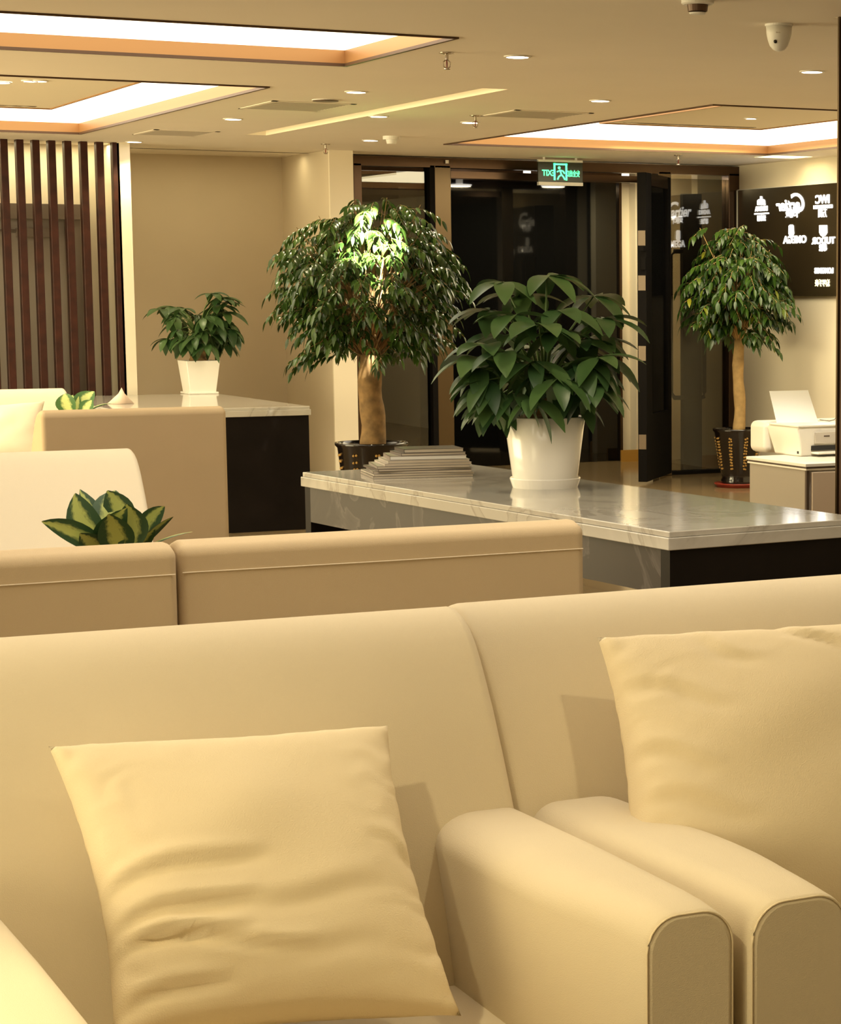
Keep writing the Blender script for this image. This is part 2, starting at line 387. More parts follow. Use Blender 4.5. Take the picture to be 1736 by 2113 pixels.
# light of two far trays and two coves; recess lamp added as fill
for nm, loc, pw, sx, sy in (('tray_lamp', (1.85, 12.7, ZC+.03), 45, 3.0, 3.4), ('tray_lamp', (7.7, 12.9, ZC+.03), 75, 1.1, 3.0), ('cove_fill_lamp', (2.9, 15.60, ZC-.01), 9, 2.0, .08), ('cove_fill_lamp', (8.66, 14.70, ZC+.08), 3.5, .3, .3), ('cove_fill_lamp', (4.7, 16.05, ZC-.01), 3.2, 1.3, .12)):
    lamp('AREA', nm, loc, pw, WARM, None, shape='RECTANGLE', size=sx, size_y=sy)
# unseen area lights added under the ceiling to fill the lounge
for k, (x0, x1, y0, y1) in enumerate(((-1.8, .9, -1.6, 1.4), (3.2, 5.6, 1.0, 4.6), (5.6, 8.2, 5.2, 8.6))):
    l = lamp('AREA', 'added_fill_light', ((x0+x1)/2, (y0+y1)/2, ZC-.02), FILL_W*[1.1, 1.0, 1.2][k], WARM, None, shape='RECTANGLE', size=x1-x0, size_y=y1-y0)

# unseen area lights added: strong light from the left, weak fill behind the camera
for nm, loc, pw, sx, rot in (('added_front_light', (1.5, YB+.15, 1.35), 3, 6.5, (PI/2, 0, 0)), ('added_side_light', (XL+.1, 2.2, 1.1), 52, 5.0, (PI/2, 0, -PI/2)), ('added_side_light', (XL+.1, 12.0, 1.3), 300, 6.0, (PI/2, 0, -PI/2))):
    l = lamp('AREA', nm, loc, pw, WARM, None, shape='RECTANGLE', size=sx, size_y=1.9); l.rotation_euler = rot
    if rot[2]: l.data.spread = math.radians(95 if loc[1] == 2.2 else 125)
# ------------------------------------------------------------------ ceiling fittings
def sprinkler(px, py, lab):
    p = at(px, py, z=ZC); t = thing('sprinkler', lab, 'sprinkler', p, 0, 'ceiling sprinklers')
    obj('escutcheon', lathe(BM(), [(.032, 0), (.032, -.004), (.012, -.008), (.001, -.008)], 24), M['chrome'], t, smooth=True)
    bm = BM(); lathe(bm, [(.008, -.006), (.008, -.03)], 12); tube(bm, [(-.002, 0, -.028), (-.016, 0, -.04), (-.014, 0, -.058), (0, 0, -.066), (.014, 0, -.058), (.016, 0, -.04), (.002, 0, -.028)], .0028, 6)
    obj('frame', bm, M['chrome'], t); obj('deflector', lathe(BM(), [(.014, -.066), (.014, -.069)], 16), M['chrome'], t)
    b = obj('glass_bulb', lathe(BM(), [(.0025, -.03), (.0035, -.045), (.0025, -.062)], 8), M['saucer_red'], t)
sprinkler(922, 108, 'large sprinkler head hanging right of the nearest glowing recess')
sprinkler(981, 238, 'sprinkler head beside the round downlight near the vent')
sprinkler(672, 297, 'small sprinkler above the pilaster left of the entrance')
sprinkler(1400, 320, 'tiny sprinkler above the right door glass')
p = at(1440, 0, z=ZC); t = thing('smoke_detector', 'round smoke detector cut off by the top of the frame', 'smoke detector', p)
obj('base', lathe(BM(), [(.055, 0), (.055, -.012), (.048, -.016), (.001, -.016)], 28), M['rim'], t); obj('sensor', lathe(BM(), [(.036, -.016), (.033, -.038), (.012, -.042), (.001, -.042)], 24), M['dark_trim'], t)
obj('cap', lathe(BM(), [(.030, -.042), (.026, -.047), (.001, -.049)], 24), M['rim'], t)
p = at(808, 281, z=ZC); t = thing('smoke_detector', 'small cream smoke detector beside the far downlight', 'smoke detector', p)
obj('base', lathe(BM(), [(.055, 0), (.055, -.022), (.001, -.022)], 28), M['rim'], t); obj('sensor', lathe(BM(), [(.036, -.022), (.030, -.048), (.001, -.05)], 24), M['rim'], t)
p = at(1608, 50, z=ZC); t = thing('dome_camera', 'cream dome security camera on the ceiling at top right', 'security camera', p)
obj('collar', lathe(BM(), [(.052, 0), (.052, -.008), (.001, -.008)], 32), M['rim'], t, smooth=False)
obj('housing', lathe(BM(), [(.048, -.006), (.046, -.035), (.042, -.055), (.034, -.078), (.022, -.092), (.008, -.098), (.001, -.098)], 32), M['rim'], t, smooth=True)
c = -FWD*.036+Vector((0, 0, -.066)); bm = BM(); bmesh.ops.create_uvsphere(bm, u_segments=12, v_segments=8, radius=.007, matrix=Matrix.Translation(c-RIGHT*.014)); obj('lens', bm, M['lens'], t, smooth=True)
bm = BM(); tube(bm, [(-FWD*.044-RIGHT*.012+Vector((0, 0, -.034))), (-FWD*.0445+RIGHT*.004+Vector((0, 0, -.034)))], .0022, 6); obj('badge', bm, M['plastic_grey'], t)
p = at(672, 206, z=ZC); t = thing('ceiling_speaker', 'round dark ceiling speaker by the left vent', 'speaker', p)
obj('grille', lathe(BM(), [(.066, -.001), (.066, -.008), (.001, -.009)], 28), M['dark_trim'], t); obj('rim', lathe(BM(), [(.070, 0), (.070, -.004), (.066, -.004), (.066, 0)], 28, cap=False), M['rim'], t)
def vent(cs, lab):
    q = [at(x, y, z=ZC) for x, y in cs]; c = sum(q, Vector())/4; w_ = (max(v.x for v in q)-min(v.x for v in q)); h_ = (max(v.y for v in q)-min(v.y for v in q))
    t = thing('ceiling_vent', lab, 'vent', (c.x, c.y, ZC), 0, 'ceiling air vents')
    x, y = w_/2, h_/2; bm = BM()
    for a in ((-x, x, -y, -y+.03), (-x, x, y-.03, y), (-x, -x+.03, -y, y), (x-.03, x, -y, y)): box(bm, *a, -.003, 0)
    obj('frame', bm, M['ceiling'], t); bm = BM(); n = int(h_/.05)
    for k in range(n): yy = -y+.03+(h_-.06)*(k+.5)/n; box(bm, -x+.03, x-.03, yy-.012, yy+.012, -.003, -.001)
    obj('louvres', bm, M['vent'], t); obj('backing', bx(-x+.02, x-.02, -y+.02, y-.02, -.002, -.001), M['vent'], t)
vent(((560, 208), (730, 214), (500, 224), (660, 230)), 'pale square ceiling vent behind the round speaker')
vent(((1068, 227), (1215, 234), (1000, 237), (1140, 246)), 'grey ceiling vent near the right glowing recess')
vent(((330, 268), (452, 271), (270, 277), (400, 281)), 'faint far ceiling vent above the wooden slats end')

# ------------------------------------------------------------------ wooden slat screen
t = thing('slat_screen', 'screen of tall dark reddish wooden slats by the far left wall', 'room divider', (0, 15.38, 0))
for k in range(16):
    xa = at(8+33.0*(7-k)-0.0, 292, Y=15.38).x
    obj('slat', bx(xa-.024, xa+.024, 0, .065, 0, ZC), M['wood'], t, bevel=.004)

# ------------------------------------------------------------------ glass entrance
ent = bpy.data.objects.new('door_1', None); COL.objects.link(ent); ent['kind'] = 'structure'
X = lambda px, Y=YD: at(px, 600, Y=Y).x
zH = ZC-.01
bm = BM()
box(bm, X(728), X(1525), YD-.06, YD+.06, at(1100, 352, Y=YD).z, zH)
obj('header', bm, M['bronze'], ent)
obj('header', bx(X(893), X(1353), YD-.03, YD+.03, at(1100, 372, Y=YD).z, at(1100, 358, Y=YD).z), M['bronze'], ent)
for a, b, m_ in ((728, 746, 'bronze'), (884, 896, 'black_metal'), (894, 928, 'bronze_light'), (1353, 1379, 'bronze_light'), (1497, 1525, 'bronze')):
    obj('post', bx(X(a), X(b), YD-.06, YD+.06, 0, zH-.05), M[m_], ent, bevel=.006)
obj('bottom_rail', bx(X(746), X(884), YD-.04, YD+.04, 0, .12), M['bronze'], ent)
obj('bottom_rail', bx(X(1379), X(1497), YD-.04, YD+.04, 0, .03), M['black_metal'], ent)
obj('glass_pane', bx(X(746), X(884), YD-.006, YD+.006, .12, zH-.1), M['glass'], ent)
obj('glass_pane', bx(X(1379), X(1497), YD-.006, YD+.006, .03, zH-.1), M['glass'], ent)
bm = BM(); lathe(bm, [(.022, -.02), (.022, .02)], 16); g = obj('sensor', bm, M['pot_white'], ent); g.location = (at(923, 334, Y=YD-.08).x, YD-.08, at(923, 334, Y=YD-.08).z)
g.scale = (.6, .6, .6)
# open leaf swung into the room
hinge = Vector((X(1369), YD-.08, 0)); free = at(1327, 1000, z=0)
dv = (free-hinge); dv.z = 0; L = dv.length; rz = math.atan2(dv.y, dv.x)
lf = thing('door_leaf', 'black framed glass door leaf standing open into the room', 'door', hinge, rz)
zl = at(1330, 357, Y=15.3).z
obj('stile', bx(L-.17, L, -.035, .035, .02, zl), M['black_metal'], lf, bevel=.004)
obj('stile', bx(0, .10, -.025, .025, .02, zl), M['black_metal'], lf, bevel=.004)
obj('rail', bx(.10, L-.17, -.025, .025, .02, .52), M['black_metal'], lf); obj('rail', bx(.10, L-.17, -.025, .025, zl-.09, zl), M['bronze'], lf)
obj('glass_pane', bx(.10, L-.17, -.005, .005, .52, zl-.09), M['night'], lf)
for zz in (.32, .98, 1.50, 1.83):
    obj('hinge_plate', bx(L-.004, L+.004, -.028, .028, zz-.055, zz+.055), M['brass'], lf)
obj('lock_bar', box(bx(L-.02, L+.09, .01, .035, 1.735, 1.765), L-.01, L+.03, .0, .035, 1.60, 1.69), M['black_metal'], lf)
# second leaf beyond the glass, seen edge-on, with bow handles on both sides
e = Vector((X(1427, YD+.12), YD+.10, 0))
l2 = thing('door_leaf', 'dark door leaf seen edge-on behind the right glass, with bow handles', 'door', e, 0)
ex = .085
obj('stile', bx(-ex, ex, 0, .05, .02, 2.2), M['black_metal'], l2, bevel=.004)
z0, z1 = .60, 1.75
for s in (-1, 1):
    bm = BM(); r_ = .11 if s < 0 else .02
    q = [(s*ex, .0, z0), (s*(ex+r_*.7), .0, z0), (s*(ex+r_), 0, z0+.04), (s*(ex+r_), 0, z1-.04), (s*(ex+r_*.7), 0, z1), (s*ex, 0, z1)]
    tube(bm, q, .018, 8); obj('handle', bm, M['black_metal'], l2, smooth=True)
# vestibule outside the entrance
YO = 17.45
zo = at(1200, 376, Y=YO).z
struct('window_1', bx(5.5, at(1276, 600, Y=YO).x, YO, YO+.05, 0, zo), M['night'])
struct('trim_2', box(bx(5.5, 9.6, YO-.02, YO+.12, zo, zo+.25), at(1276, 600, Y=YO).x, at(1281, 600, Y=YO).x, YO-.03, YO+.05, 0, zo), M['bronze'])
struct('wall_vestibule', box(bx(at(1281, 600, Y=YO).x, 9.6, YO, YO+.12, 0, ZC), at(1310, 600, Y=YO-.1).x, 9.6, YO-.12, YO, 0, ZC), M['wall_light'])
struct('wall_vestibule_end', box(bx(9.5, 9.6, YD+.07, YO, 0, ZC), at(1440, 600, Y=16.45).x, 9.5, 16.45, 16.55, 0, ZC), M['wall_light'])
struct('baseboard_vestibule', bx(at(1440, 600, Y=16.43).x, 9.4, 16.43, 16.45, 0, .10), M['baseboard'])
struct('baseboard_entrance', bx(at(1281, 600, Y=YO-.14).x, at(1323, 600, Y=YO-.14).x, YO-.14, YO-.12, 0, .10), M['baseboard'])
struct('ceiling_vestibule', bx(5.5, 9.6, YD+.07, YO+.1, zo+.10, zo+.13), M['wall'])
struct('wall_vestibule_left', bx(5.45, 5.55, YD+.12, YO, 0, zo+.1), M['dark'])
for px, py, lab in ((1088, 366, 'white disc lamp left of the exit sign, outside the entrance'), (1291, 368, 'white disc lamp right of the exit sign, outside the entrance')):
    p = at(px, py, Y=16.75)
    t = thing('disc_lamp', lab, 'ceiling light', (p.x, p.y, zo+.10), 0, 'disc lamps outside')
    dz = p.z-(zo+.10)
    obj('diffuser', lathe(BM(), [(.10, dz-.012), (.105, dz), (.02, dz+.006)], 28), M['disc'], t)
    obj('stem', lathe(BM(), [(.03, dz), (.03, 0)], 12), M['rim'], t)
    lamp('AREA', 'bulb', (0, 0, dz-.016), 14, WARM, t, shape='DISK', size=.19)

# exit sign (its writing reads mirrored in the photograph)
a, b = at(1110, 330, Y=15.55), at(1202, 383, Y=15.55)
cx_, cz_ = (a.x+b.x)/2, (a.z+b.z)/2; w_, h_ = b.x-a.x, a.z-b.z
t = thing('exit_sign', 'green glowing exit sign hanging in front of the entrance header', 'sign', (cx_, 15.55, cz_))
obj('panel', bx(-w_/2, w_/2, -.006, .006, -h_/2, h_/2), M['exit_panel'], t)
obj('frame_bar', bx(-w_/2, w_/2, -.012, .012, h_/2-.012, h_/2+.004), M['rim'], t); obj('frame_bar', bx(-w_/2, w_/2, -.014, .014, -h_/2-.004, -h_/2+.02), M['rim'], t)
for s in (-1, 1): obj('hanging_rod', bx(s*w_*.36-.006, s*w_*.36+.006, -.006, .006, h_/2, max(h_/2+.01, ZC-cz_)), M['rim'], t)
mw = lambda x, z: Matrix.Translation((x, -.010, z)) @ Matrix.Rotation(PI/2, 4, 'X')
textmesh('lettering', 'EXIT', .060, M['exit_glow'], t, mw(-w_*.27, -.005), mirror=True, offset=.0016, xs=.85)
textmesh('lettering', '安全出口', .052, M['exit_glow'], t, mw(w_*.27, -.008), mirror=True, offset=.001, xs=.56)
bm = BM(); s = .055
for q in ((-s, -s+.014, -.055, .068), (s-.014, s, -.055, .068), (-s, s, .055, .068)): box(bm, q[0]-.002, q[1]-.002, -.012, -.008, q[2], q[3])
obj('door_symbol', bm, M['exit_glow'], t)
bm = BM()
bmesh.ops.create_cone(bm, cap_ends=True, segments=14, radius1=.011, radius2=.011, depth=.004, matrix=Matrix.Translation((-.012, -.010, .036)) @ Matrix.Rotation(PI/2, 4, 'X'))
for q in (((-.006, .02), (.006, -.014)), ((.006, -.014), (-.016, -.028)), ((-.016, -.028), (-.026, -.05)), ((.006, -.014), (.022, -.03)), ((.022, -.03), (.034, -.05)), ((-.004, .018), (-.03, .006)), ((-.004, .018), (.02, .012)), ((.02, .012), (.032, -.006))):
    tube(bm, [(q[0][0], -.010, q[0][1]), (q[1][0], -.010, q[1][1])], .006, 6)
obj('running_figure', bm, M['exit_glow'], t)

# ------------------------------------------------------------------ sign board on the right wall
y0, y1 = 14.34, YD-.09; zt, zb = at(1728, 378, X=XR).z, at(1700, 611, X=XR).z
t = thing('sign_board', 'dark brown board with white lit logos on the right wall', 'sign', (XR, (y0+y1)/2, (zt+zb)/2))
hw, hh = (y1-y0)/2, (zt-zb)/2
obj('board', bx(-.03, 0, -hw, hw, -hh, hh), M['sign'], t)
obj('edge_strip', box(box(bx(-.034, 0, -hw, hw, hh, hh+.006), -.036, 0, hw, hw+.012, -hh, hh), -.034, 0, -hw-.004, -hw, -hh, hh), M['rim'], t)
def sm(px, py):                      # place on the board that a photo point shows
    p = at(px, py, X=XR-.035); return p.y-(y0+y1)/2, p.z-(zt+zb)/2
def mwx(px, py):
    y, z = sm(px, py)
    # facing the room (-X); text's own x runs to +y so that it reads mirrored from inside
    return Matrix.Translation((-.033, y, z)) @ Matrix(((0, 0, 1, 0), (1, 0, 0, 0), (0, 1, 0, 0), (0, 0, 0, 1)))
SG = M['sign_glow']
textmesh('lettering', 'IWC', .085, SG, t, mwx(1697, 412), offset=0.0028, xs=1.20)
textmesh('lettering', 'SCHAFFHAUSEN', .034, SG, t, mwx(1698, 427), offset=0.0017, xs=1.08)
textmesh('lettering', '万国', .065, SG, t, mwx(1697, 441), offset=0.0011, xs=0.96)
textmesh('lettering', 'C', .20, SG, t, mwx(1650, 420), shear=.25, offset=0.0022, xs=1.36)
textmesh('lettering', 'artier', .12, SG, t, mwx(1628, 424), shear=.3, offset=0.0028, xs=1.28)
textmesh('lettering', '卡地亚', .065, SG, t, mwx(1635, 442), offset=0.0017, xs=1.04)
textmesh('lettering', 'OMEGA', .075, SG, t, mwx(1640, 495), offset=0.0028, xs=1.28)
textmesh('lettering', 'TUDOR', .066, SG, t, mwx(1699, 497), offset=0.0028, xs=1.40)
textmesh('lettering', '帝舵', .055, SG, t, mwx(1698, 512), offset=0.0017, xs=0.96)
textmesh('lettering', 'LONGINES', .055, SG, t, mwx(1700, 559), offset=0.0022, xs=1.00)
textmesh('lettering', '浪琴手表', .055, M['sign_glow_y'], t, mwx(1697, 585), offset=0.0011, xs=0.96)
textmesh('lettering', 'DIVENA', .050, SG, t, mwx(1571, 431), offset=0.0022, xs=1.08)
textmesh('lettering', '迪維娜', .045, SG, t, mwx(1571, 451), offset=0.0017, xs=0.96)
def marks(name, polys):
    bm = BM()
    for pts in polys:
        q = [sm(*p) for p in pts]; A = [bm.verts.new((-.036, *a)) for a in q]; B = [bm.verts.new((-.029, *a)) for a in q]; n = len(q)
        for i in range(n): bm.faces.new((A[i], A[(i+1) % n], B[(i+1) % n], B[i]))
        bm.faces.new(A); bm.faces.new(B)
    obj(name, bm, SG, t)
marks('emblem', [[(1569, 405), (1572, 405), (1575, 423), (1567, 423)], [(1563, 414), (1566, 411), (1566, 423), (1563, 423)], [(1576, 411), (1578, 414), (1579, 423), (1576, 423)]])
marks('emblem', [[(1557, 440), (1586, 438.5), (1586, 441.5), (1557, 443)]])
marks('emblem', [[(1691, 465), (1706, 464.5), (1706.5, 480), (1703, 486), (1698, 488.5), (1694, 486), (1691, 480)]])
marks('emblem', [[(1628, 466), (1631, 463.5), (1635, 463.5), (1637, 466), (1638, 482), (1635, 488), (1634, 492), (1631.5, 492), (1630, 487), (1627.5, 482)]])

# ------------------------------------------------------------------ brown pillar at the right edge
p = at(1729, 35, z=ZC)
struct('wall_pillar', bx(p.x+.008, p.x+.5, p.y-.35, p.y-.012, 0, ZC), M['pillar'], bevel=.004)
struct('trim_3', bx(p.x, p.x+.012, p.y-.012, p.y-.002, 0, ZC), M['bronze_light'])

# ================================================================== SEATING
def arm(t, x0, x1, yf, yb, h, m, inner=1):
    w_ = x1-x0; cx = (x0+x1)/2; prof = rounded(w_, h-.09, min(.05, w_*.36), 8, bottom=False)
    bm = BM(); rings = []
    ysl = [(yf, -.008), (yf+.003, -.0025), (yf+.010, .0), (yf+.06, .003)]+[(yf+.06+.05*k, .004) for k in range(1, 7)]+[(yb, .0)]
    for y, g in ysl:
        ring = []
        for px, pz in prof:
            sx = (px/(w_/2)); tp = min(1, max(0, (y-yf-.012)/.30)); tp = tp*tp*(3-2*tp)*.038 if sx*inner > 0 else 0
            ring.append(bm.verts.new((cx+px+g*sx+tp*sx, y, .09+pz+(g if pz > (h-.09)*.6 else 0))))
        rings.append(ring)
    n = len(prof)
    for a, b in zip(rings, rings[1:]):
        for i in range(n): bm.faces.new((a[i], a[(i+1) % n], b[(i+1) % n], b[i]))
    bm.faces.new(rings[0]); bm.faces.new(rings[-1])
    o = obj('armrest', bm, m, t, smooth=True)
    o.data.polygons[-1].use_smooth = False; o.data.polygons[-2].use_smooth = False
    bm = BM(); q = [(cx+px*.975, yf+.002, .09+pz-.003) for px, pz in prof]; q = [q[-1]]+q[:-1]
    tube(bm, q, .0014, 6); obj('piping', bm, M['seam'], o, smooth=True)
    return o
def armchair(lab, x0, x1, yf, rz=0, facing=1, top=.95, bev=.045, m='fabric', origin=None, armw=.125, armh=.67, il=.0, ir=.012, dY=0, rear_=False, lext=0, lsh=0, seam=True):
    """front towards -Y; x0..x1 outer width, yf front of the arms"""
    cx = (x0+x1)/2; W = x1-x0; t = thing('armchair', lab, 'armchair', (cx, yf+.45, 0) if origin is None else origin, rz, 'cream upholstered armchairs')
    fm_ = M[m]; x = W/2; f = -.45; B = f+.93+dY
    bk = [(f+.52, .20), (f+.56, .44), (f+.60, .56), (f+.645, .66), (f+.693, .75), (f+.728, .81), (f+.755, .85), (f+.778, top-.068), (f+.80, top-.042), (f+.823, top-.022), (f+.85, top-.008), (f+.88, top), (f+.90, top), (B+.01, top-(.012 if rear_ else .03)), (B+.01, .12), (f+.60+dY, .12)]
    back = obj('backrest', extrude_poly(BM(), [(a+dY, b) for a, b in bk[:13]]+bk[13:], 'x', -x+il, x-ir), fm_, t, bevel=bev, seg=6)
    sd = .060 if rear_ else .085
    if not rear_ or top > .949 and seam: bm = BM(); tube(bm, [(-x+il+.006, B+.011, top-sd), (0, B+.012, top-sd-.001), (x-ir-.006, B+.011, top-sd)], .0013, 6); obj('seam', bm, M['seam_light'], back)
    arm(t, -x+lsh, -x+armw+lsh, f-lext, f+.66, armh, fm_, 1 if not lext else 0); arm(t, x-armw, x, f, f+.66, armh, fm_, -1)
    obj('seat_cushion', bx(-x+armw+.003, x-armw-.003, f+.02, f+.60, .27, .435), fm_, t, bevel=.035, seg=5)
    obj('base', bx(-x+.01, x-.012, f+.05, B-.01, .08, .265), fm_, t, bevel=.012)
    for sx in (-1, 1):
        for yy in (f+.10, B-.08): obj('foot', bx(sx*(x-.08)-.025, sx*(x-.08)+.025, yy-.025, yy+.025, 0, .085), M['wood'], t)
    return t
armchair('cream armchair at front left holding the pillow beside a joined armrest', .412, 1.388, 2.48, ir=.022, rz=math.radians(-.7), lext=.14, lsh=.03)
armchair('cream armchair at front right with the large pillow leaning in its corner', 1.391, 2.40, 2.49, rz=math.radians(1.6), origin=(1.8955, 2.93, 0), il=-.014, dY=.035, armw=.15)
# middle pair, backs towards the camera
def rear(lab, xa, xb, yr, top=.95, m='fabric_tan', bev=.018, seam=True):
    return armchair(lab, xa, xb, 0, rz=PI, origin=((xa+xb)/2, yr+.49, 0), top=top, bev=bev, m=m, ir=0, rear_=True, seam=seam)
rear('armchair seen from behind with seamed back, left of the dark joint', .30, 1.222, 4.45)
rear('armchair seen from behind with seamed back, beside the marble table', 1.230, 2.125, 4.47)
C1 = armchair('pale armchair facing the camera, behind the variegated plant', 1.01, 1.87, 6.37, m='fabric_pale', bev=.05)
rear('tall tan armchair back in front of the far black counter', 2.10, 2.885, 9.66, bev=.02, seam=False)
armchair('farthest pale armchair below the wooden slats', 1.85, 2.72, 11.0, m='fabric_pale', bev=.05)

# ------------------------------------------------------------------ pillows
def pillow(lab, TL, TR_, BR, BL, thick, name='throw_pillow', creases=(), N=56, m='pillow'):
    TL, TR_, BR, BL = map(Vector, (TL, TR_, BR, BL)); c = (TL+TR_+BR+BL)/4
    nrm = (TR_-TL+BR-BL).cross(TL-BL+TR_-BR).normalized()
    if nrm.dot(Vector((0, -1, 0))) < 0: nrm = -nrm
    t = thing(name, lab, 'pillow', c)
    bm = BM(); g = {}
    def P(u, v, s):
        # pinch edges inwards between the corners
        pu = u+(.5-u)*.10*math.sin(PI*v)*(abs(u-.5)*2)**3; pv = v+(.5-v)*.07*math.sin(PI*u)*(abs(v-.5)*2)**3
        p = (BL*(1-pu)+BR*pu)*(1-pv)+(TL*(1-pu)+TR_*pu)*pv
        e = (max(0, math.sin(PI*u))*max(0, math.sin(PI*v)))**.36
        d = thick*e*.5
        d += e*.007*noise.noise(Vector((u*3.1, v*4.3, s*3+thick)))
        d += .0035*(1-min(1, e*1.1))*math.sin(v*60+7*noise.noise(Vector((u*9, v*9, s))))*min(1, 6*e)*(1 if abs(u-.5) > abs(v-.5) else .4)
        if s > 0:
            for (u0, v0, u1, v1, dep, wd) in creases:
                dx, dy = u1-u0, v1-v0; L2 = dx*dx+dy*dy; k = max(0, min(1, ((u-u0)*dx+(v-v0)*dy)/L2))
                off = .02*math.sin(k*5+u0*9)
                dd = (u-u0-k*dx)*(-dy)/math.sqrt(L2)+(v-v0-k*dy)*dx/math.sqrt(L2)-off
                along = math.hypot(u-u0-k*dx, v-v0-k*dy)
                fade = math.sin(PI*min(1, max(0, k*.9+.1)))**.6
                if along < wd*5: d -= dep*fade*(math.exp(-(dd/wd)**2)-.6*math.exp(-((dd-wd*1.7)/(wd*1.3))**2))
        return p+nrm*d*s-c
    for s in (1, -1):
        for i in range(N+1):
            for j in range(N+1):
                if s < 0 and (i in (0, N) or j in (0, N)): g[s, i, j] = g[1, i, j]; continue
                g[s, i, j] = bm.verts.new(P(i/N, j/N, s))
        for i in range(N):
            for j in range(N):
                q = [g[s, i, j], g[s, i+1, j], g[s, i+1, j+1], g[s, i, j+1]]
                bm.faces.new(q if s > 0 else q[::-1])
    body = obj('cover', bm, M[m], t, smooth=True)
    edge = [P(u, 0, 0) for u in [k/20 for k in range(21)]]+[P(1, k/20, 0) for k in range(1, 21)]+[P(1-k/20, 1, 0) for k in range(1, 21)]+[P(0, 1-k/20, 0) for k in range(1, 20)]
    return t
CR = [(-.02, .42, .50, .50, .010, .022), (.0, .30, .45, .37, .011, .02), (-.02, .22, .42, .27, .013, .018), (.1, .25, .60, .19, .010, .018), (-.02, .04, .35, .13, .012, .02), (.35, .33, .85, .36, .005, .03), (.9, .5, 1.02, .47, .006, .02), (.4, .16, .8, .18, .004, .03)]
pillow('plump cream pillow lying tilted on the front left armchair', at(100, 1540, Y=3.12), at(800, 1497, Y=3.10), at(952, 2096, Y=2.79), at(235, 2150, Y=2.83), .17, creases=CR)
CR2 = [(.0, .78, .30, .66, .007, .02), (-.02, .55, .25, .46, .007, .02), (.0, .38, .35, .30, .006, .022), (.45, 1.0, .62, .80, .009, .02), (.70, 1.02, .80, .85, .008, .018), (.2, .95, .38, .80, .007, .02), (.05, .2, .45, .12, .005, .03)]
pillow('big cream pillow standing in the front right armchair, cut by the frame', at(1233, 1315, Y=3.15), at(1990, 1262, Y=3.07), at(2010, 1930, Y=2.76), at(1290, 1925, Y=2.88), .20, creases=CR2)
pillow('small pale pillow in the farthest pale armchair at left', at(-60, 840, Y=11.62), at(92, 828, Y=11.50), at(86, 950, Y=11.35), at(-60, 960, Y=11.45), .14, creases=CR2[:3], N=30, m='fabric_pale')

# ================================================================== TABLES
def console(lab, corner, ang, Lx, Ly, pedestal):
    """corner = near-left top corner at z .75; local x to the right, y away"""
    t = thing('marble_table', lab, 'table', (corner[0], corner[1], 0), ang)
    obj('tabletop', box(bx(0, Lx, 0, Ly, .695, .732), .006, Lx-.006, .006, Ly-.006, .732, .75), M['marble'], t, bevel=.003)
    k = .012
    obj('end_panel', bx(k, Lx-k, k, k+.05, 0, .695), M['black'], t)
    obj('end_panel', bx(k, Lx-k, Ly-k-.05, Ly-k, 0, .695), M['black'], t)
    obj('apron', bx(k, k+.03, k+.05, Ly-k-.05, .56, .695), M['stone'], t); obj('apron', bx(Lx-k-.03, Lx-k, k+.05, Ly-k-.05, .56, .695), M['stone'], t)
    return t
a0, a1 = at(1380, 1098, z=.75), at(620, 974, z=.75); dd = a1-a0; ang = math.atan2(dd.y, dd.x)-PI/2
T1 = console('long white marble topped table carrying books and a potted money tree', a0, ang, .74, dd.length, 1)
b0 = at(642, 838, z=.75)
T2 = console('far marble topped counter with black front holding a small plant', (b0.x-1.15, b0.y, 0), 0, 1.15, 2.0, 1)
# low table that carries the variegated plant
def coffee(lab, x, y, w_, d_, h_):
    t = thing('coffee_table', lab, 'table', (x, y, 0)); obj('tabletop', bx(-w_/2, w_/2, -d_/2, d_/2, h_-.03, h_), M['wood'], t, bevel=.004)
    for sx in (-1, 1):
        for sy in (-1, 1): obj('leg', bx(sx*(w_/2-.04)-.02, sx*(w_/2-.04)+.02, sy*(d_/2-.04)-.02, sy*(d_/2-.04)+.02, 0, h_-.03), M['wood'], t)
    return t
coffee('low wooden table under the variegated plant behind the middle armchairs', 1.56, 5.80, .5, .5, .42)
coffee('low wooden table behind the tall tan armchair', 3.0, 11.35, .5, .5, .45)

# ------------------------------------------------------------------ magazines
base = at(872, 984, z=.75); zz = .75; rnd = random.Random(3)
ws = [.38, .38, .37, .36, .35, .33, .31, .29, .25, .23]
labs = ['lowest widest magazine of the pile on the marble table', 'second magazine from the bottom of the pile', 'third magazine from the bottom of the pile', 'fourth magazine from the bottom, its left corner showing',
        'magazine at mid height of the pile with dark cover edge', 'magazine just above the middle of the pile', 'pale magazine four below the top of the pile', 'thick magazine with white pages three below the top', 'magazine directly under the topmost one', 'small dark covered book on top of the magazine pile']
ra = ang
for k, w_ in enumerate(ws):
    th = [.010, .008, .009, .008, .010, .009, .011, .015, .010, .014][k]; d_ = w_*.72
    off = RIGHT*(.10-w_*.28)+FWD*(.10-d_*.2)+RIGHT*rnd.uniform(-.006, .006)
    t = thing('magazine', labs[k], 'magazine', (base.x+off.x-.00, base.y+off.y+.05, zz), ra+rnd.uniform(-.10, .06)-.25, 'magazines piled on the marble table')
    obj('pages', bx(-w_/2+.002, w_/2-.002, -d_/2+.002, d_/2-.002, .0012, th-.0012), M['pages'] if k != 7 else M['paper'], t)
    bm = BM(); box(bm, -w_/2, w_/2, -d_/2, d_/2, 0, .0014); box(bm, -w_/2, w_/2, -d_/2, d_/2, th-.0014, th); box(bm, -w_/2, -w_/2+.0014, -d_/2, d_/2, 0, th)
    obj('cover', bm, COVERS[[0, 2, 4, 1, 0, 5, 2, 4, 1, 3][k]], t); zz += th

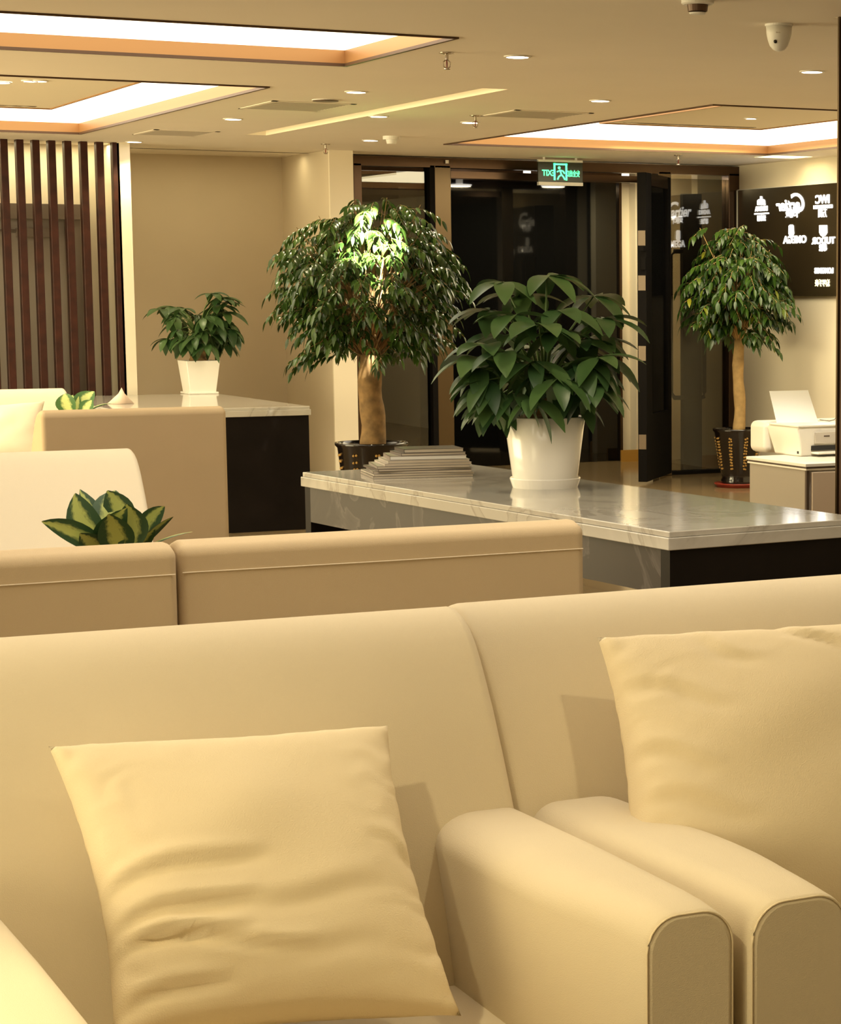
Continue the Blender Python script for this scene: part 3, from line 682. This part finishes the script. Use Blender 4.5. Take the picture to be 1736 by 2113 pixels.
# ================================================================== PLANTS
# money tree on the marble table
pc = at(1124, 1008, z=.75); pc.y += .06; pc.x += .03
def money_tree(lab, c, s, hubs, square=False, nlf=6, L0=.165, rs=1, trunk_h=.14, pot_h=.25, pr=.145, extra=30, crown=(.24, .20), leafm='leaf_money', zc0=.62):
    t = thing('money_tree', lab, 'potted plant', c); rn = random.Random(rs)
    if square:
        bm = BM(); a, b = pr*.78, pr
        def ring(h, r): return [bm.verts.new((sx*r, sy*r, h)) for sx, sy in ((-1, -1), (1, -1), (1, 1), (-1, 1))]
        R_ = [ring(.012, a), ring(pot_h, b), ring(pot_h, b-.012), ring(pot_h-.03, b-.014)]
        for q, r in zip(R_, R_[1:]):
            for i in range(4): bm.faces.new((q[i], q[(i+1) % 4], r[(i+1) % 4], r[i]))
        bm.faces.new(R_[0]); pot = obj('pot', bm, M['pot_white'], t, bevel=.004); pot.rotation_euler.z = 0
        obj('saucer', bx(-pr*.9, pr*.9, -pr*.9, pr*.9, 0, .014), M['pot_white'], t, bevel=.004)
        obj('soil', bx(-b+.016, b-.016, -b+.016, b-.016, pot_h-.05, pot_h-.03), M['soil'], t)
    else:
        obj('pot', lathe(BM(), [(pr*.76, .012), (pr*.80, .03), (pr, pot_h), (pr-.004, pot_h+.003), (pr-.010, pot_h), (pr-.014, pot_h-.03)], 48, cap=False), M['pot_white'], t, smooth=True)
        obj('saucer', lathe(BM(), [(pr*.80, 0), (pr*.875, .032), (pr*.86, .036), (pr*.84, .028), (.001, .024)], 48), M['pot_white'], t, smooth=False)
        obj('soil', lathe(BM(), [(pr-.016, pot_h-.035), (.001, pot_h-.03)], 32), M['soil'], t)
    # braided swollen trunk
    bm = BM()
    for k in range(3):
        q = []; r_ = []
        for i in range(9):
            u = i/8; a = k*2.1+u*2.6; rr = (.032-.012*u)*s; q.append((math.cos(a)*rr, math.sin(a)*rr, pot_h-.04+u*trunk_h*1.15)); r_.append((.042-.022*u+.012*(1-u)**3)*s)
        tube(bm, q, r_, 10)
    obj('trunk', bm, M['bark'], t, smooth=True)
    top = Vector((0, 0, pot_h+trunk_h))
    bmS = BM(); bm = BM()
    allh = [(Vector(h), None) for h in hubs]
    for k in range(extra):
        a = rn.uniform(0, 2*PI); r = rn.uniform(.35, 1)**.7*crown[0]; z = pot_h+trunk_h+crown[1]*(rn.uniform(-.25, 1.0))*(1-.35*(r/crown[0])**2)
        allh.append((Vector((math.cos(a)*r, math.sin(a)*r, z)), 1))
    for h, e in allh:
        mid = (top+h)/2+Vector((0, 0, .05)); tube(bmS, [top, mid*.5+top*.25+h*.25+Vector((0, 0, .012)), h], [.006*s, .0035*s, .0022*s], 6)
        out = Vector((h.x, h.y, 0)); out = out.normalized() if out.length > .01 else Vector((1, 0, 0))
        n = nlf if e is None else rn.choice((5, 6)); a0_ = rn.uniform(0, 6.28)
        sc = L0*(1 if e is None else rn.uniform(.7, 1.0))
        low = h.z < top.z+crown[1]*.45
        for j in range(n):
            a = a0_+2*PI*j/n; dr = Vector((math.cos(a), math.sin(a), 0)); dr = (dr+out*.35)
            dn = rn.uniform(-.75, -.15) if not low else rn.uniform(-1.5, -.6)
            d = Vector((dr.x, dr.y, dn)).normalized(); ll = sc*rn.uniform(.8, 1.15)
            leaf(bm, h, h+d*ll, ll*.40, Vector((dr.x*.15, dr.y*.15, .28))*ll*.6, side=d.cross(Vector((rn.uniform(-.2, .2), rn.uniform(-.2, .2), 1))), nseg=7, fold=.22, shape=.42)
    obj('stems', bmS, M['stem'], t, smooth=True)
    obj_raw('foliage', bm, M[leafm], t)
    return t
hp = []
for x, y, dep in ((1040, 582, -.02), (1129, 568, 0), (1243, 657, -.08), (1113, 672, -.2), (1225, 612, .05), (1106, 745, -.18), (1003, 712, -.02), (1197, 745, -.12), (1155, 640, -.12), (1062, 650, -.1), (1215, 700, .1), (1010, 640, .1), (1170, 790, -.14), (1080, 610, .1), (1235, 735, 0.05)):
    p = at(x, y, Y=pc.y)
    r_ = p.length; p = Vector((0, 0, H))+(p-Vector((0, 0, H)))*(1+dep/8.3)   # a little nearer or further than the trunk
    hp.append(p-pc)
money_tree('leafy money tree in a round white pot on the marble table', pc, 1.15, hp, trunk_h=.10, extra=34, L0=.185, crown=(.26, .25))
pf = at(412, 812, z=.75)
money_tree('small money tree in a square white pot on the far counter', pf, .9, [], square=True, L0=.17, rs=5, trunk_h=.17, pot_h=.225, pr=.115, extra=44, crown=(.23, .33))

# big ornamental trees
def big_tree(lab, c, pot_r, pot_h, trunk, trunk_r, cz, crx, crz, rs, leafm, barkm, ntw=210, lsz=.085, red=True, droop=1.0):
    t = thing('potted_tree', lab, 'potted plant', c); rn = random.Random(rs)
    obj('pot', lathe(BM(), [(pot_r*.66, .02), (pot_r*.70, .05), (pot_r*.64, .07), (pot_r*.70, .10), (pot_r*.96, pot_h-.03), (pot_r*1.03, pot_h-.015), (pot_r*1.03, pot_h), (pot_r*.92, pot_h), (pot_r*.9, pot_h-.04)], 40, cap=False), M['pot_black'], t, smooth=True)
    bm = BM()
    for k in range(9):       # gilt relief columns on the pot wall
        a = 2*PI*k/9+.35
        for j in range(11):
            u = j/10; z = .14+u*(pot_h-.21); rr = pot_r*(.70+.26*(z-.10)/(pot_h-.13))+.002
            for q in (-1, 1):
                aa = a+q*.045+rn.uniform(-.02, .02)
                bmesh.ops.create_icosphere(bm, subdivisions=1, radius=.0085, matrix=Matrix.Translation((rr*math.cos(aa), rr*math.sin(aa), z+rn.uniform(-.004, .004))))
    obj('relief', bm, M['relief'], t)
    obj('saucer', lathe(BM(), [(pot_r*.85, 0), (pot_r*.98, .025), (pot_r*.95, .03), (.001, .018)], 36), M['saucer_red'], t)
    obj('soil', lathe(BM(), [(pot_r*.9, pot_h-.035), (.001, pot_h-.03)], 28), M['soil'], t)
    q = []; r_ = []
    for i in range(12):
        u = i/11; q.append((.012*math.sin(u*7)+.004, .008*math.cos(u*5), pot_h-.05+u*(trunk-pot_h+.05))); r_.append(trunk_r*(1-.12*u)+.003*math.sin(u*19))
    bm = BM(); tube(bm, q, r_, 14); obj('trunk', bm, M[barkm], t, smooth=True)
    bmB = BM(); bm = BM(); top = Vector((0, 0, trunk-.06))
    for k in range(ntw):
        a = rn.uniform(0, 2*PI); ph = math.asin(rn.uniform(-.75, 1)); f = rn.uniform(.45, 1.0)**.6*(1.0 if rn.random() > .14 else rn.uniform(1.04, 1.17))
        rx = crx*math.cos(ph); zz = crz*math.sin(ph)
        if math.sin(ph) < 0: rx *= 1-.35*(-math.sin(ph))**1.5
        lump = 1+.24*noise.noise(Vector((math.cos(a)*2, math.sin(a)*2, ph*2+rs)))
        e = Vector((math.cos(a)*rx*f*lump, math.sin(a)*rx*f*lump, cz+zz*f*lump))
        st = top+Vector((0, 0, rn.uniform(0, .25)*crz)); m1 = (st+e)/2+Vector((0, 0, .10*droop))
        if k % 2 == 0: tube(bmB, [st, m1, e], [.006, .004, .002], 5)
        # a drooping compound leaf: pairs of leaflets along a rachis
        out = Vector((math.cos(a), math.sin(a), 0)); rl = rn.uniform(.13, .21); n = rn.choice((4, 5, 6))
        d0 = (out+Vector((rn.uniform(-.5, .5), rn.uniform(-.5, .5), rn.uniform(-.1, .5)))).normalized()
        p = e-d0*rl*.55; pts = []
        for i in range(n+1):
            d = (d0+Vector((0, 0, -1.1*droop*i/n))).normalized(); p = p+d*rl/n; pts.append(p.copy())
        tube(bmB, [pts[0], pts[n//2], pts[-1]], .0014, 4)
        for i, p in enumerate(pts):
            d = (pts[min(i+1, n)]-pts[max(i-1, 0)]).normalized(); sd = d.cross(UP)
            sd = sd.normalized() if sd.length > .05 else Vector((1, 0, 0))
            for s in ((-1, 1) if i < n else (0,)):
                dd_ = (d*.65+sd*s*.8+Vector((0, 0, -.75*droop+rn.uniform(-.3, .2)))).normalized(); ll = lsz*rn.uniform(.75, 1.2)
                leaf(bm, p, p+dd_*ll, ll*.34, Vector((0, 0, .22*ll))+sd*s*.1*ll, side=Vector((rn.uniform(-1, 1), rn.uniform(-1, 1), rn.uniform(-.3, .3))) if rn.random() < .35 else None, nseg=4, fold=.2)
    obj('branches', bmB, M[barkm], t); obj_raw('foliage', bm, M[leafm], t)
    return t
pl = at(767, 912, Y=12.5)
big_tree('tall bushy tree lit from above, left of the glass entrance', (pl.x, pl.y, 0), .205, pl.z, at(765, 735, Y=12.5).z, .074, at(750, 600, Y=12.5).z, .51, .50, 11, 'leaf_tree', 'bark', ntw=520, lsz=.070)
pr_ = at(1524, 985, Y=14.72)
big_tree('slimmer potted tree in front of the lit sign board', (pr_.x, pr_.y, 0), .185, at(1515, 884, Y=14.72).z, at(1528, 700, Y=14.72).z, .045, at(1535, 600, Y=14.72).z, .37, .47, 23, 'leaf_tree2', 'bark_light', ntw=300, lsz=.082)

# variegated plants
def vplant(lab, c, leaves, m, pot_h=.16, pr=.09):
    t = thing('variegated_plant', lab, 'potted plant', c)
    obj('pot', lathe(BM(), [(pr*.7, 0), (pr, pot_h), (pr-.008, pot_h), (pr-.01, pot_h-.02)], 28, cap=False), M['pot_white'], t, smooth=True)
    obj('soil', lathe(BM(), [(pr-.011, pot_h-.025), (.001, pot_h-.02)], 24), M['soil'], t)
    bm = BM(); bs = BM(); o = Vector((0, 0, pot_h-.02))
    for (b_, tp, wd, lf_, sd) in leaves:
        b_ = Vector(b_); tp = Vector(tp); tube(bs, [o, (o+b_)/2+Vector((0, 0, .01)), b_], [.006, .005, .004], 6)
        leaf(bm, b_, tp, wd, Vector(lf_), side=sd, nseg=10, fold=.25, shape=.46)
    obj('stems', bs, M['stem'], t, smooth=True); obj_raw('foliage', bm, M[m], t)
    return t
vc = Vector((1.56, 5.80, .42))
def vl(x, y, dep=0):
    p = at(x, y, Y=5.80+dep); return p-vc
def L5(b_, m_, t_, wd, dep_t=0, dep_b=0, tilt=0.0):
    B_ = vl(*b_, dep_b); T_ = vl(*t_, dep_t); Mx = vl(*m_, (dep_t+dep_b)/2)
    return (B_, T_, wd, (Mx-(B_+T_)/2)*1.0, RIGHT*math.cos(tilt)+FWD*math.sin(tilt)+UP*.15)
LV = [L5((240, 1150), (150, 1090), (86, 1076), .06, -.12, 0, 1.0), L5((232, 1150), (150, 1075), (155, 1018), .085, .02, 0, .5), L5((240, 1150), (190, 1070), (165, 1010), .07, .10, .04, .9),
      L5((245, 1150), (205, 1040), (238, 1012), .085, .08, .0, .3), L5((258, 1150), (262, 1040), (222, 1012), .09, .05, 0, -.2), L5((235, 1155), (205, 1090), (262, 1048), .08, -.10, -.02, .1),
      L5((262, 1150), (285, 1070), (262, 1040), .08, -.08, -.05, .2), L5((265, 1150), (300, 1062), (340, 1045), .065, .04, .02, .8), L5((265, 1150), (310, 1085), (358, 1066), .06, -.02, 0, 1.1),
      L5((265, 1155), (320, 1105), (398, 1097), .045, -.05, 0, 1.2), L5((225, 1155), (170, 1110), (130, 1085), .06, .06, 0, 1.0), L5((230, 1155), (190, 1120), (165, 1100), .07, -.08, 0, .6), L5((250, 1155), (240, 1090), (225, 1060), .09, -.12, -.03, .2), L5((255, 1160), (285, 1110), (320, 1092), .07, -.06, 0, .8)]
vplant('yellow and green variegated plant rising behind the middle armchairs', vc, LV, 'leaf_var')
vc2 = Vector((2.93, 11.35, .45)); 
def v2(x, y, dep=0): return at(x, y, Y=11.35+dep)-vc2
LV2 = [(v2(160, 860), v2(195, 808), .10, Vector((-.02, 0, .03)), RIGHT), (v2(150, 860), v2(135, 812), .10, Vector((-.03, 0, .03)), RIGHT), (v2(155, 858), v2(163, 818), .05, Vector((0, 0, .01)), RIGHT), (v2(170, 860, -.05), v2(190, 826, -.05), .07, Vector((0, 0, .02)), RIGHT), (v2(165, 860), v2(228, 833), .06, Vector((0, 0, .04)), FWD), (v2(150, 860, .05), v2(150, 815, .05), .08, Vector((0, 0, .01)), RIGHT)]
vplant('pale green variegated plant behind the tall tan armchair', vc2, LV2, 'leaf_var2', pot_h=.2)
# folded napkin on the far counter
p = at(250, 833, z=.75)
bm = BM(); n = 10; ring = [bm.verts.new((.07*math.cos(2*PI*i/n)*(1+.25*(i % 2)), .06*math.sin(2*PI*i/n)*(1+.25*(i % 2)), .001)) for i in range(n)]
r2 = [bm.verts.new((.02*math.cos(2*PI*i/n)+.004, .018*math.sin(2*PI*i/n), .062)) for i in range(n)]; tp = bm.verts.new((.006, 0, .10))
for i in range(n): bm.faces.new((ring[i], ring[(i+1) % n], r2[(i+1) % n], r2[i])); bm.faces.new((r2[i], r2[(i+1) % n], tp))
bm.faces.new(ring); o = obj('folded_napkin', bm, mat('pale_pink_cloth', (.74, .58, .46), .9), None, smooth=True, loc=(p.x, p.y, .75)); tag(o, 'small pale pointed napkin standing on the far marble counter', 'napkin')

# ================================================================== FILE CABINET AND PRINTER
p0, p1 = at(1665, 958, z=.70), at(1556, 942, z=.70)
cx0, cy0 = p0.x, p0.y; dep = p1.y-p0.y
t = thing('file_cabinet', 'cream office cabinet with dark edged top beneath the printer', 'cabinet', (cx0, cy0, 0))
CW = .85
obj('body', bx(.006, CW-.006, .008, dep-.004, 0, .672), M['laminate'], t)
top_ = obj('cabinet_top', box(bx(-.008, CW, -.006, dep+.006, .688, .702), -.004, CW, -.003, dep+.003, .672, .680), M['plastic'], t, bevel=.002)
obj('edge_band', bx(-.002, CW, -.001, dep+.001, .680, .688), M['edge_dark'], top_)
obj('corner_post', bx(0, .014, 0, .014, 0, .672), M['edge_dark'], t)
for zb_, zt_ in ((.470, .664), (.255, .445), (.03, .23)):
    dr = obj('drawer', bx(.024, CW-.03, -.012, .008, zb_, zt_), M['laminate2'], t, bevel=.002)
    bm = BM(); zc_ = (zb_+zt_)/2-.0; tube(bm, [(.20, -.012, zc_), (.20, -.038, zc_), (.34, -.038, zc_), (.34, -.012, zc_)], .006, 6); obj('handle', bm, M['brass'], dr)

q0, q1 = at(1656, 943, z=.702), at(1600, 940, z=.702)
px0, py0 = q0.x, q0.y+.01
t = thing('printer', 'white printer with a sheet standing in its rear tray', 'printer', (px0, py0, .702))
pz = at(1655, 882, X=px0).z-.702; PD = .28; PW = .43
bm = BM()   # body tapering towards the foot
lo = [(0.0, 0.0), (PW, 0.0), (PW, PD), (0.0, PD)]; 
secs = [(0, .0, .04), (.02, .0, .03), (pz*.5, -.006, .012), (pz-.012, -.018, 0), (pz, -.016, 0)]
prev = None
for z, ex_, in_ in secs:
    r = [bm.verts.new(v) for v in ((ex_, in_*.2, z), (PW-ex_, in_*.2, z), (PW-ex_, PD-in_, z), (ex_, PD-in_, z))]
    if prev: [bm.faces.new((prev[i], prev[(i+1) % 4], r[(i+1) % 4], r[i])) for i in range(4)]
    else: bm.faces.new(r)
    prev = r
bm.faces.new(prev); obj('body', bm, M['plastic'], t, bevel=.01, seg=3)
obj('lid', bx(-.02, PW+.02, -.004, PD-.02, pz, pz+.009), M['plastic'], t, bevel=.003)
obj('front_panel', bx(.07, PW-.03, -.008, .006, pz*.42, pz*.82), M['plastic_grey'], t, bevel=.003)
obj('badge', bx(.115, .145, -.0095, -.007, pz*.66, pz*.70), M['edge_dark'], t)
obj('output_slot', bx(.055, PW-.03, -.004, .02, pz*.20, pz*.36), M['dark'], t)
obj('output_tray', bx(.055, PW-.05, -.06, .03, .012, pz*.16), M['plastic'], t, bevel=.003)
obj('rear_housing', bx(-.03, PW+.03, PD-.01, PD+.15, 0, pz+.012), M['plastic'], t, bevel=.03, seg=6)
obj('power_mark', bx(-.001, .0, .02, .035, .012, .024), M['dark'], t)
# paper support with sheet, leaning back
s0 = at(1604, 876, Y=py0+PD-.06); s1 = at(1588, 807, Y=py0+PD+.02); s2 = at(1668, 805, Y=py0+PD-.02); s3 = at(1690, 874, Y=py0+PD-.10)
def quad_slab(name, P4, th, m, parent, org):
    P4 = [Vector(p)-org for p in P4]; n = (P4[1]-P4[0]).cross(P4[3]-P4[0]).normalized()*th; bm = BM()
    A = [bm.verts.new(p) for p in P4]; B = [bm.verts.new(p+n) for p in P4]
    for i in range(4): bm.faces.new((A[i], A[(i+1) % 4], B[(i+1) % 4], B[i]))
    bm.faces.new(A); bm.faces.new(B[::-1]); return obj(name, bm, m, parent)
org = Vector((px0, py0, .702))
quad_slab('paper_support', [s0+Vector((.01, .012, 0)), s1+Vector((.012, .014, -.008)), s2+Vector((.012, .014, -.02)), s3+Vector((.006, .012, 0))], .003, M['plastic'], t, org)
o = quad_slab('paper_sheet', [s0, s1, s2, s3], .0015, M['paper'], None, Vector((0, 0, 0))); tag(o, 'blank white sheet leaning in the printer rear tray', 'paper')
bm = BM(); pa, pb = at(1705, 866, Y=py0+.2), at(1740, 862, Y=py0+.2)
tube(bm, [at(1692, 866, z=.702+pz+.014), at(1712, 869, z=.702+pz+.013), at(1722, 866, z=.702+pz+.022), at(1736, 850, z=.702+pz+.05), at(1745, 862, z=.702+pz+.014)], .0016, 6); o = obj('cable', bm, M['edge_dark'], None, smooth=True); tag(o, 'thin dark cable lying on top of the printer', 'cable')
sp2 = lamp('SPOT', 'added_printer_spot', (4.95, 8.15, 2.38), 110, (1, .95, .82), None, spot_size=math.radians(34), spot_blend=.6, shadow_soft_size=.04)  # spot without a fitting, added to brighten the printer and its sheet
sp2.rotation_euler = (Vector((5.2, 8.62, .9))-sp2.location).to_track_quat('-Z', 'Y').to_euler()
